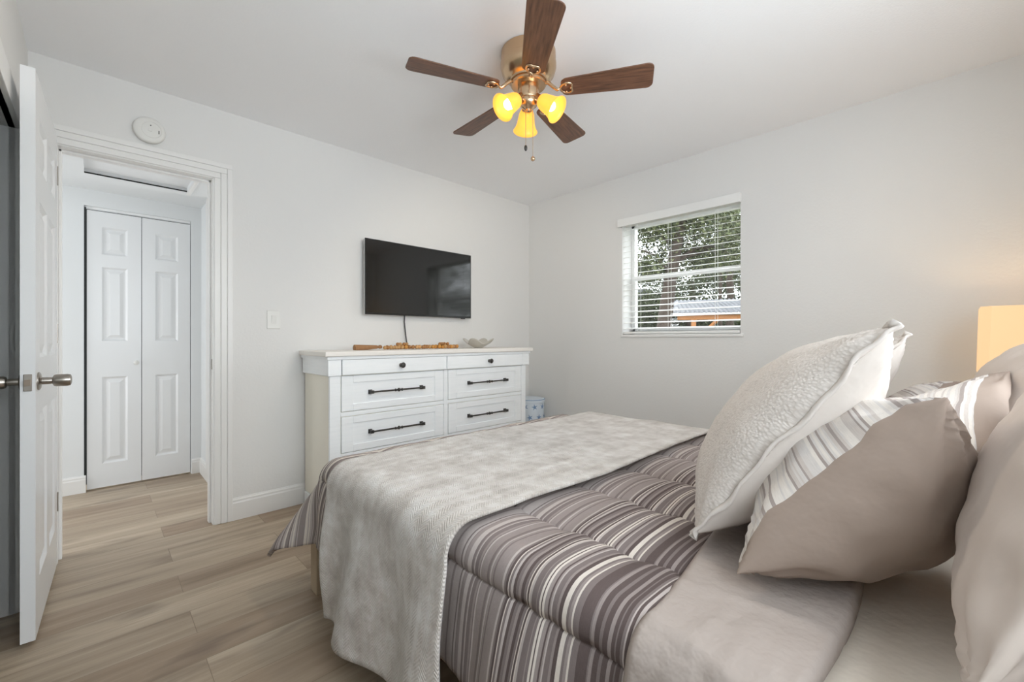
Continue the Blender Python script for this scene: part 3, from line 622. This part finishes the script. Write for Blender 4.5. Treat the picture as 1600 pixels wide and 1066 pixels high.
def cloth(name, a_vals, b_vals, fn, disp, mats, thick, label, cat, uvfn=None, parent=None, off=-1):
    na, nb = len(a_vals), len(b_vals)
    P = np.array([[fn(a, q) for q in b_vals] for a in a_vals], dtype=float)
    du = np.gradient(P, axis=0); dvv = np.gradient(P, axis=1); N = np.cross(du, dvv); N /= np.maximum(np.linalg.norm(N, axis=2, keepdims=True), 1e-9)
    if N[na//2, nb//2, 2] < 0: N = -N
    D = np.array([[disp(a, q) for q in b_vals] for a in a_vals]); P = P + N*D[..., None]
    b = MB(); fs = []
    for i in range(na-1):
        for j in range(nb-1): fs.append((i*nb+j, (i+1)*nb+j, (i+1)*nb+j+1, i*nb+j+1))
    # faces point up
    if np.cross(P[1, 0]-P[0, 0], P[0, 1]-P[0, 0])[2]*1 < 0 and True: pass
    k = (na//2)*nb+nb//2; p = P.reshape(-1, 3)
    nn = np.cross(p[k+nb]-p[k], p[k+1]-p[k])
    if nn[2] < 0: fs = [f[::-1] for f in fs]
    b.add(p.tolist(), fs); b.uv = [(uvfn(a, q) if uvfn else (q, a)) for a in a_vals for q in b_vals]
    o = b.build(name, mats, parent, smooth='all', origin=((XN+XF)/2, float(P[..., 1].mean()), float(P[..., 2].min())) if parent is None else None)
    s_ = o.modifiers.new('thick', 'SOLIDIFY'); s_.thickness = thick; s_.offset = off
    if len(mats) > 1: s_.material_offset = 1; s_.material_offset_rim = 0
    if label: tag(o, label, cat)
    return o
# striped comforter
def cfold(s_, e): return .018*min(e/.2, 1)*math.sin(s_*13+.6)+.010*min(e/.2, 1)*nz(s_, e, 3, 5)
def cdisp(a, q):
    ph = ((a+2.52)/.30); f = abs(math.sin(PI*ph)); puff = .024*(f**.5)-.010
    if q > YF: # foot overhang, quilting lines run the other way
        puff = .012*abs(math.sin(PI*(q-YF-.12)/.3))**.55
    w = .007*nz(a*1.5, q*5, 1.3, 2.4)+.004*nz(a*3, q*9, 7.7, 2.2)
    ed = abs(math.sin(PI*ph)); gath = .006*(1-ed)*nz(a*1, q*16, 2.2, 2.5)
    return puff+w+gath
avals = sorted(set(np.round(np.arange(XN-.375, XF+.30, .0125), 4)) | {round(-2.52+.3*k+d, 4) for k in range(6) for d in (-.007, -.0035, 0, .0035, .007)}); bvals = list(np.arange(-2.76, YF+.375, .0125))
cloth('comforter', avals, bvals, lambda a, q: drape_pt(a, q, XN, XF, YF, .566, .075, math.radians(8), math.radians(9), math.radians(33), cfold), cdisp, [M['comforter'], M['lining']], .016,
      'brown and cream striped quilted comforter covering the bed', 'comforter', uvfn=lambda a, q: (YF+.38-q, a))
# plush throw across the bed
def tfold(s_, e): return (.030*min(e/.3, 1)**1.1)*math.sin(s_*21+1.5*math.sin(s_*5)+.5)+.012*min(e/.3, 1)*nz(s_, e*.7, 9, 6)
TW0, TW1 = -1.33, -2.135
def tfn(a, q):
    t = (q-TW0)/(TW1-TW0)   # 0 at the foot edge, 1 at the head edge
    hang = max(XN-.03-a-.11, 0)
    yl = TW0-.30*hang-.02*math.sin(a*4); yr = TW1-.10*hang+.012*math.sin(a*5+1)
    y = yl+(yr-yl)*t
    return drape_pt(a, y, XN-.036, XF+.03, YF+.05, .603, .085, math.radians(9.5), math.radians(9), math.radians(25), tfold)
def tdisp(a, q): return .006*nz(a*1.3, q*2.5, 4.4, 2.6)+.003*nz(a*5, q*3, 8.8, 2)
tb = list(np.linspace(TW0, TW1, 84))
th = cloth('throw_blanket', list(np.arange(XN-.585, XF+.25, .0125)), tb, tfn, tdisp, [M['throw']], .009, 'soft grey plush throw spread across the foot of the bed', 'blanket', off=1, uvfn=lambda a, q: (q, a))
def ufn(a, q):
    p = tfn(a, q-.02); return p+Vector((.012, .02, 0))
cloth('under_fold', list(np.arange(XN-.60, XN-.13, .0125)), tb[:60], lambda a, q: tfn(a, q)+Vector((.024, .016, 0)), lambda a, q: 0, [M['throw']], .006, None, None, parent=th, off=1)
# turned back top sheet
def sfold(s_, e): return .010*min(e/.2, 1)*math.sin(s_*9)+.012*min(e/.3, 1)*nz(s_, e, 5, 4)
def sfn(a, q):
    s0 = -2.58-.035*(1 if a < XN else max(0, 1-(a-XN)/.45))+.01*math.sin(a*6); s1 = -2.885+.012*math.sin(a*7+1)
    t = (q+2.6)/(-.3); y = s0+(s1-s0)*t
    return drape_pt(a, y, XN-.022, XF+.022, YF, .594, .08, math.radians(6), 0, 0, sfold)
def sdisp(a, q):
    t = (q+2.6)/(-.3); d = .008*nz(a*1.5, q*2.5, 6.1, 2.5)+.004*nz(a*2, q*9, 1.1, 2.4)+.003*math.sin(q*70+a*9)*max(0, nz(a*3, q*3, 4.1))
    d += .007*math.exp(-((a-(XN-.035+.22*(q+2.6)))/.008)**2)*min(1, t*8)+.004*math.exp(-((a-(XN+.1-.12*(q+2.6)))/.012)**2)
    if t > .96: d -= .022*(t-.96)/.04
    if t < .05: d -= .012*(.05-t)/.05
    return d
cloth('top_sheet', list(np.arange(XN-.5, XF+.3, .0125)), list(np.linspace(-2.6, -2.9, 40)), sfn, sdisp, [M['beige']], .012, 'beige top sheet folded back over the comforter', 'sheet', uvfn=lambda a, q: (q, a))

# ------------------------------------------------------------------ pillows
def pillow(name, NB, NTp, FB, FT, thick, mats, facemat, label, cat, group=None, nu=48, nv=36, back=1.0, pin=.05, seed=0, flange=None, wr=.006, size=(.62, .5), sharp=.5):
    NB, NTp, FB, FT = [Vector(p) for p in (NB, NTp, FB, FT)]
    n = ((FB-NB)+(FT-NTp)).cross((NTp-NB)+(FT-FB)).normalized()
    if n.y < 0: n = -n         # front looks to the foot of the bed
    def base(u, v):
        k = pin; uu = u*(1-k*(1-v*v)*(abs(u)**2)); vv = v*(1-k*(1-u*u)*(abs(v)**2))
        s, t = (uu+1)/2, (vv+1)/2
        return NB*(1-s)*(1-t)+FB*s*(1-t)+NTp*(1-s)*t+FT*s*t
    U = [math.sin(PI/2*(2*i/nu-1)*.98)/math.sin(PI/2*.98) for i in range(nu+1)]; V = [math.sin(PI/2*(2*i/nv-1)*.98)/math.sin(PI/2*.98) for i in range(nv+1)]
    b = MB(); vs = []; uv = []; idx = {}
    def prof(u, v): return ((max(1-u*u, 0))**sharp)*((max(1-v*v, 0))**sharp)
    for side in (1, -1):
        for i, u in enumerate(U):
            for j, v in enumerate(V):
                edge = i in (0, nu) or j in (0, nv)
                if edge and side == -1: idx[side, i, j] = idx[1, i, j]; continue
                h = prof(u, v)*thick/2*(1 if side == 1 else back)
                w = wr*(nz(u*1.2, v*1.2, seed+side*3.1, 2.6)+.5*nz(u*3, v*2, seed+side*5.7, 2.5))*min(1, 6*prof(u, v))
                # creases radiating from the corners
                rr = min(math.hypot(abs(u)-1, abs(v)-1), 1); an = math.atan2(1-abs(v), 1-abs(u)+1e-6)
                w += wr*.9*math.sin(an*11+seed)*max(0, 1-rr/.75)*min(1, rr*5)*(.5 if edge else 1)
                p = base(u, v)+n*(side*(h+w) if not edge else w*.6)
                idx[side, i, j] = len(vs); vs.append(p); uv.append(((u+1)/2*size[0], (v+1)/2*size[1]))
    fs = []; mi = []
    for side in (1, -1):
        for i in range(nu):
            for j in range(nv):
                f = (idx[side, i, j], idx[side, i+1, j], idx[side, i+1, j+1], idx[side, i, j+1])
                fs.append(f if side == 1 else f[::-1]); mi.append(facemat(side, (U[i]+U[i+1])/2, (V[j]+V[j+1])/2))
    q = fs[(nu//2)*nv+nv//2]; nn = (vs[q[1]]-vs[q[0]]).cross(vs[q[3]]-vs[q[0]])
    if nn.dot(n) < 0: fs = [f[::-1] for f in fs]
    b.add(vs, fs, mi); b.uv = uv
    c = (NB+FB)/2
    o = b.build(name, mats, smooth='all', origin=c); tag(o, label, cat, group)
    if flange is not None:
        per = [(U[i], -1) for i in range(nu)]+[(1, V[j]) for j in range(nv)]+[(U[i], 1) for i in range(nu, 0, -1)]+[(-1, V[j]) for j in range(nv, 0, -1)]
        pts = []; cc = base(0, 0)
        fv = []; ff = []; m = len(per)
        for k, (u, v) in enumerate(per):
            p = base(u, v); ou = (p-cc); ou -= n*ou.dot(n); ou.normalize(); wv = .006*math.sin(k*.55)+.004*math.sin(k*1.3+seed)
            p += n*wr*.3
            for (d, tt) in ((-.004, .0035), (.014, .0035+.0), (.014, -.0035), (-.004, -.0035)): fv.append(p+ou*d+n*(tt+(wv if d > 0 else wv*.3)))
        for k in range(m):
            k2 = (k+1) % m
            for q in range(4): ff.append((k*4+q, k*4+(q+1) % 4, k2*4+(q+1) % 4, k2*4+q))
        MB().add(fv, ff).build('flange', flange, o, smooth='all')
    return o
fm_two = lambda side, u, v: 0 if side == 1 else 1
pillow('throw_pillow', (-2.15, -2.60, .632), (-2.15, -2.948, 1.112), (-1.56, -2.40, .64), (-1.56, -2.73, 1.05), .22, [M['rib'], M['cream_back']], fm_two,
       'cream ribbed cushion with a ruffled seam, nearest and frontmost on the bed', 'pillow', seed=1, flange=M['rib'], wr=.006, back=1.5)
pillow('throw_pillow', (-1.42, -2.62, .632), (-1.42, -2.92, 1.10), (-.9, -2.50, .64), (-.9, -2.80, 1.06), .18, [M['rib'], M['cream_back']], fm_two,
       'white cushion mostly hidden behind the cream ribbed cushion', 'pillow', seed=2, flange=M['cream_back'], wr=.006)
fm_sham = lambda side, u, v: (1 if (side == -1 or u < -.955 or u > .80) else 0)
pillow('sham_pillow', (-2.26, -2.725, .628), (-2.20, -3.016, .998), (-1.62, -2.80, .64), (-1.62, -3.045, .83), .33, [M['sham_stripe'], M['sham_grey']], fm_sham,
       'striped sham with wide taupe end panel leaning behind the cream cushion', 'pillow', seed=5, wr=.014, back=1.0, sharp=.55)
pillow('sham_pillow', (-1.98, -2.80, .72), (-2.0, -3.085, .83), (-1.33, -2.76, .74), (-1.52, -3.118, 1.01), .16, [M['sham_stripe_pale'], M['sham_grey']],
       lambda side, u, v: (1 if side == -1 or v > .86 else 0), 'pale striped sham with dark grey border behind the taupe end sham', 'pillow', seed=8, wr=.006, pin=.03)
pillow('sham_pillow', (-1.3, -2.74, .63), (-1.2, -3.035, .955), (-.9, -2.68, .63), (-.86, -2.98, .9), .16, [M['sham_stripe'], M['sham_grey']], lambda side, u, v: 1 if side == -1 or u < -.9 else 0,
       'farthest striped sham on the window side of the bed', 'pillow', seed=11, wr=.006)
fm1 = lambda side, u, v: 0
pillow('bed_pillow', (-2.43, -3.03, .645), (-2.38, -3.235, 1.11), (-1.72, -3.06, .645), (-1.72, -3.23, 1.10), .165, [M['pillow_beige']], fm1,
       'large beige sleeping pillow standing nearest at the bed head', 'pillow', seed=15, wr=.011, sharp=.6)
pillow('bed_pillow', (-1.62, -3.04, .635), (-1.6, -3.2, 1.10), (-.95, -3.06, .635), (-.95, -3.2, 1.09), .20, [M['pillow_beige']], fm1,
       'beige sleeping pillow at the bed head beside the lit lamp', 'pillow', seed=19, wr=.008, sharp=.6)

# ------------------------------------------------------------------ nightstand and lamp
LX, LY = -.33, -3.25
ns = thing('nightstand', (LX, LY, 0), 'white nightstand behind the pillows carrying the lamp', 'nightstand')
b = MB(); b.box(LX-.22, LX+.22, -3.45, -3.08, .12, .60); b.build('body', M['nightstand'], ns, bevel=.004)
MB().box(LX-.235, LX+.235, -3.46, -3.065, .60, .625).build('top', M['nightstand'], ns, bevel=.004)
for (x, y) in ((-.2, -3.43), (.2, -3.43), (-.2, -3.1), (.2, -3.1)): MB().box(LX+x-.018, LX+x+.018, y-.018, y+.018, 0, .12).build('leg', M['nightstand'], ns)
for z in (.15, .37):
    d = MB().box(LX-.2, LX+.2, -3.082, -3.066, z, z+.2).build('drawer', M['nightstand'], ns, bevel=.003)
    MB().lathe([(.006, 0), (.006, .012), (.013, .018), (.012, .026), (.001, .028)], T(LX, -3.066, z+.1) @ Matrix.Rotation(-PI/2, 4, 'X'), 14).build('knob', M['darkmetal'], d, smooth=True)
lm = thing('table_lamp', (LX, LY, .625), 'lit table lamp with square glowing shade beside the bed head', 'lamp')
MB().lathe([(.001, .625), (.07, .625), (.072, .64), (.03, .655), (.05, .70), (.07, .76), (.055, .84), (.02, .885), (.012, .90), (.012, .96), (.001, .962)], T(LX, LY, 0), 32).build('base', M['ceramic'], lm, smooth=True)
def octo(h, c): return [(-h+c, -h), (h-c, -h), (h, -h+c), (h, h-c), (h-c, h), (-h+c, h), (-h, h-c), (-h, -h+c)]
vs = []; 
for (h, z) in ((.165, .94), (.158, 1.226), (.154, 1.226), (.161, .94)): vs += [(LX+x, LY+y, z) for x, y in octo(h, .03)]
fs = [(j*8+i, j*8+(i+1) % 8, ((j+1) % 4)*8+(i+1) % 8, ((j+1) % 4)*8+i) for j in range(4) for i in range(8)]
MB().add(vs, fs).build('lamp_shade', M['lampshade'], lm)
MB().lathe([(.012, .96), (.013, .98), (.028, 1.02), (.03, 1.045), (.02, 1.07), (.001, 1.078)], T(LX, LY, 0), 18).build('bulb', M['bulb'], lm, smooth='all')
point('lamp_bulb_light', (LX, LY, 1.1), 2.2, (1, .72, .42), .04)

# ------------------------------------------------------------------ outside
GZ = -.25
st(MB().box(.25, 40, -30, 30, GZ-.1, GZ).build('ground', M['ground']), 'lawn outside the window', 'ground')
Fv = Vector((math.cos(YAW), math.sin(YAW), 0)); Rv = Vector((math.sin(YAW), -math.cos(YAW), 0))
def at_px(px, py, depth): return CAM+Fv*depth+Rv*((px-800)/FPX*depth)+Vector((0, 0, -(py-529.5)/FPX*depth))
def tree(label, base, top, r, clumps, mats, branches, nleaf, seed, leaf=.075, droop=0, group='trees outside the window'):
    rg = np.random.RandomState(seed); base = Vector(base); top = Vector(top)
    t = thing('tree', (base.x, base.y, GZ), label, 'tree', group)
    pts = [base.lerp(top, k/6)+Vector((.06*math.sin(k*1.9+seed), .06*math.cos(k*1.4+seed), 0))*(k > 0) for k in range(7)]
    b = MB().tube(pts, [r*(1.25-.1*k) for k in range(7)], 12)
    for (t0, end, rr) in branches:
        p0 = base.lerp(top, t0); e = Vector(end); mid = p0.lerp(e, .5)+Vector((0, 0, .15)); b.tube([p0, p0.lerp(mid, .5), mid, mid.lerp(e, .6), e], [rr, rr*.9, rr*.75, rr*.55, rr*.3], 8)
    b.build('trunk', M['bark'], t, smooth='all')
    vs = []; fs = []; mi = []
    for (c, rad, frac) in clumps:
        n = int(nleaf*frac); rad = np.array(rad)
        d = rg.normal(size=(n, 3)); d /= np.linalg.norm(d, axis=1)[:, None]; rr = rg.rand(n)**(1/2.2)
        # gather leaves on twigs
        ctr = np.array(c)+d*rr[:, None]*rad
        tw = np.array(c)+rg.uniform(-1, 1, size=(max(n//28, 4), 3))*rad*.85
        near = tw[rg.randint(0, len(tw), n)]; ctr = near+rg.normal(size=(n, 3))*np.array((.16, .16, .12+droop))*min(1, rad.mean()*1.2)
        for p in ctr:
            a = rg.normal(size=3); a /= np.linalg.norm(a); q = np.cross(a, rg.normal(size=3)); q /= np.linalg.norm(q)
            L = leaf*rg.uniform(.6, 1.4); w = L*.45; k = len(vs)
            if droop: a = np.array((a[0]*.2, a[1]*.2, -1.0)); q = np.array((q[0], q[1], 0))
            vs += [p-a*L*.5, p+q*w*.5, p+a*L*.5, p-q*w*.5]; fs.append((k, k+1, k+2, k+3)); mi.append(int(rg.rand()*len(mats)))
    b = MB(); b.v = [tuple(v) for v in vs]; b.f = fs; b.mi = mi; b.build('foliage', mats, t)
    return t
Lf = [M['leaf_dark'], M['leaf_mid'], M['leaf_light']]
def cl(px, py, d, rx, rz, fr, ry=None): return (tuple(at_px(px, py, d)), (rx, ry or rx, rz), fr)
p0 = at_px(1025, 529, 9.0); p0.z = GZ; p1 = at_px(1062, 330, 9.0)
tree('broad oak with thick leaning trunk seen through the left of the window', p0, p1, .15,
     [cl(1010, 380, 9.3, .8, .7, .2), cl(1090, 355, 9.3, .9, .5, .24), cl(1000, 340, 9.2, .8, .5, .14), cl(1060, 318, 9.1, 1.0, .4, .2), cl(1105, 405, 9.6, .8, .25, .12), cl(1010, 425, 9.3, .5, .25, .10)], Lf,
     [(.72, at_px(1120, 385, 9.3), .06), (.66, at_px(1000, 390, 9), .04), (.8, at_px(990, 350, 9.1), .035), (.75, at_px(1160, 400, 9.6), .05)], 19000, 2)
p0 = at_px(1140, 529, 12.0); p0.z = GZ
tree('pale mossy tree seen through the right of the window', p0, at_px(1138, 330, 12.0), .10,
     [cl(1130, 345, 12.0, .9, .6, .3), cl(1165, 375, 11.8, .7, .8, .3), cl(1110, 325, 11.7, .9, .4, .2), cl(1185, 330, 11.9, .9, .6, .2)], [M['leaf_mid'], M['leaf_light'], M['leaf_light']],
     [(.7, at_px(1100, 390, 11.9), .05), (.8, at_px(1180, 360, 11.9), .05)], 12000, 5)
p0 = at_px(1078, 529, 13); p0.z = GZ
tree('bushy dark green tree low behind the metal roofed shelter', p0, at_px(1080, 440, 13), .12,
     [cl(1060, 455, 13, 1.1, .5, .4), cl(1100, 440, 13.3, .9, .45, .3), cl(1030, 470, 13, .9, .6, .3)], [M['leaf_dark'], M['leaf_dark'], M['leaf_mid']], [], 9000, 9)
p0 = at_px(1190, 529, 15); p0.z = GZ
tree('far green tree beyond the shelter at the right of the window', p0, at_px(1190, 380, 15), .14,
     [cl(1150, 430, 15, 1.3, .5, .35), cl(1215, 380, 15, 1.5, 1.0, .35), cl(1110, 400, 15.5, 1.0, .5, .3)], Lf, [], 9000, 13, leaf=.13)
mo = [(tuple(at_px(px, py, 11.6)), (.08, .08, .30), fr) for px, py, fr in ((1131, 375, .3), (1140, 395, .3), (1126, 352, .2), (1148, 372, .2))]
p0 = at_px(1127, 529, 11.6); p0.z = GZ
tree('slim tree hung with pale grey green moss in the middle of the window', p0, at_px(1128, 335, 11.6), .045, mo, [M['moss'], M['leaf_light']], [(.9, at_px(1150, 350, 11.6), .02)], 900, 21, leaf=.10, droop=.12)
for i, (x, y, h, s, lab) in enumerate(((2.6, -6.4, 2.6, 31, 'round leafy tree out to the side, mirrored in the television'), (4.4, -8.4, 3.4, 33, 'tall leafy tree farther to the side of the house'), (1.6, -9.6, 3.0, 37, 'leafy tree closest to the house corner'))):
    tree(lab, (x, y, GZ), (x, y, h*.7), .13, [((x, y, h*.85), (1.2, 1.2, .9), .5), ((x+.5, y+.6, h*.6), (1, 1, .7), .25), ((x-.6, y-.3, h*.6), (1, 1, .7), .25)], Lf, [], 2600, s, leaf=.11)
for px, d, lab, sd in ((1000, 14.0, 'dark rounded shrub behind the oak trunk', 41), (1062, 14.5, 'dark shrub seen under the left end of the shelter roof', 43), (1122, 14.2, 'dark shrub seen under the middle of the shelter roof', 45), (1178, 14.6, 'dark shrub seen under the right end of the shelter roof', 47)):
    q = at_px(px, 529, d); q.z = GZ
    sb = tree(lab, q, (q.x, q.y, 1.0), .05, [((q.x, q.y, .9), (1.25, 1.25, 1.25), .7), ((q.x, q.y, 1.9), (.9, .9, .6), .3)], [M['leaf_dark'], M['leaf_dark'], M['leaf_mid']], [], 5200, sd, leaf=.13, group='shrubs behind the shelter'); sb.name = 'shrub'; sb['category'] = 'shrub'
# open shelter with metal roof
eL, eR = at_px(1047, 491, 9.0), at_px(1290, 482, 8.2); eR.z = eL.z = (eL.z+eR.z)/2
dirv = (eR-eL); dirv.z = 0; Ls = dirv.length; dirv.normalize(); back = Vector((-dirv.y, dirv.x, 0)); back = back if back.dot(Fv) > 0 else -back
sh = thing('garden_shelter', ((eL+eR)/2).to_tuple()[:2]+(GZ,), 'open timber shelter with ribbed grey metal roof beyond the window', 'shelter')
b = MB(); n = int(Ls/.045); vs = []; fs = []; rise = .42; dep = 2.0
for i in range(n*2+1):
    u = Ls*i/(n*2); hgt = .012 if (i % 4) < 2 else -.008
    for (w, zz) in ((0, 0), (dep, rise)): vs.append(eL+dirv*u+back*w+Vector((0, 0, zz+hgt)))
    for (w, zz) in ((0, 0), (dep, rise)): vs.append(eL+dirv*u+back*w+Vector((0, 0, zz+hgt-.015)))
for i in range(n*2):
    k = i*4; fs += [(k, k+1, k+5, k+4), (k+2, k+6, k+7, k+3), (k, k+4, k+6, k+2)]
b.add(vs, fs).build('roof', M['metalroof'], sh)
mw = Matrix.Translation(eL) @ Rz(math.atan2(dirv.y, dirv.x)); sg = 1 if (Rz(math.atan2(dirv.y, dirv.x)) @ Vector((0, 1, 0))).dot(back) > 0 else -1
MB().box(0, Ls, 0, sg*.05, -.05, -.012, mat=mw).build('fascia', M['vinyl'], sh)
MB().box(.15, Ls, sg*.08, sg*.15, -.15, -.055, mat=mw).build('beam', M['postwood'], sh)
for x in (.42, .42+1.9):
    MB().box(x, x+.09, sg*.07, sg*.16, GZ-eL.z, -.15, mat=mw).build('post', M['postwood'], sh)
    b = MB().tube([mw @ Vector((x+.05, sg*.115, -.62)), mw @ Vector((x+.50, sg*.115, -.16))], .035, 4); b.build('brace', M['postwood'], sh)
# neighbouring house far left
hp = at_px(985, 529, 16); hx, hy = hp.x, hp.y
hs = thing('house', (hx, hy, GZ), 'low neighbouring house with dark roof behind the oak trunk', 'house')
mh = T(hx, hy, 0) @ Rz(YAW-PI/2)
MB().box(-3, .9, 0, 3, GZ, 2.5, mat=mh).build('wall', M['housewall'], hs)
MB().add([mh @ Vector(p) for p in ((-3.3, -.4, 2.35), (1.2, -.4, 2.35), (1.2, 3.4, 2.35), (-3.3, 3.4, 2.35), (-3.3, 1.5, 3.1), (1.2, 1.5, 3.1))], [(0, 1, 5, 4), (2, 3, 4, 5), (0, 4, 3), (1, 2, 5), (0, 3, 2, 1)]).build('roof', M['houseroof'], hs)
# fence closing the yard
fb0 = at_px(940, 529, 19); fd = Rv
fc = thing('garden_fence', (at_px(1080, 529, 24)).to_tuple()[:2]+(GZ,), 'weathered board fence at the back of the yard', 'fence')
mf = T(at_px(1080, 529, 24).x, at_px(1080, 529, 24).y, GZ) @ Rz(YAW-PI/2)
b = MB()
for i in range(80): b.box(-8+i*.2, -8+i*.2+.19, 0, .02, 0, 1.75, mat=mf)
b.build('boards', M['housewall'], fc)
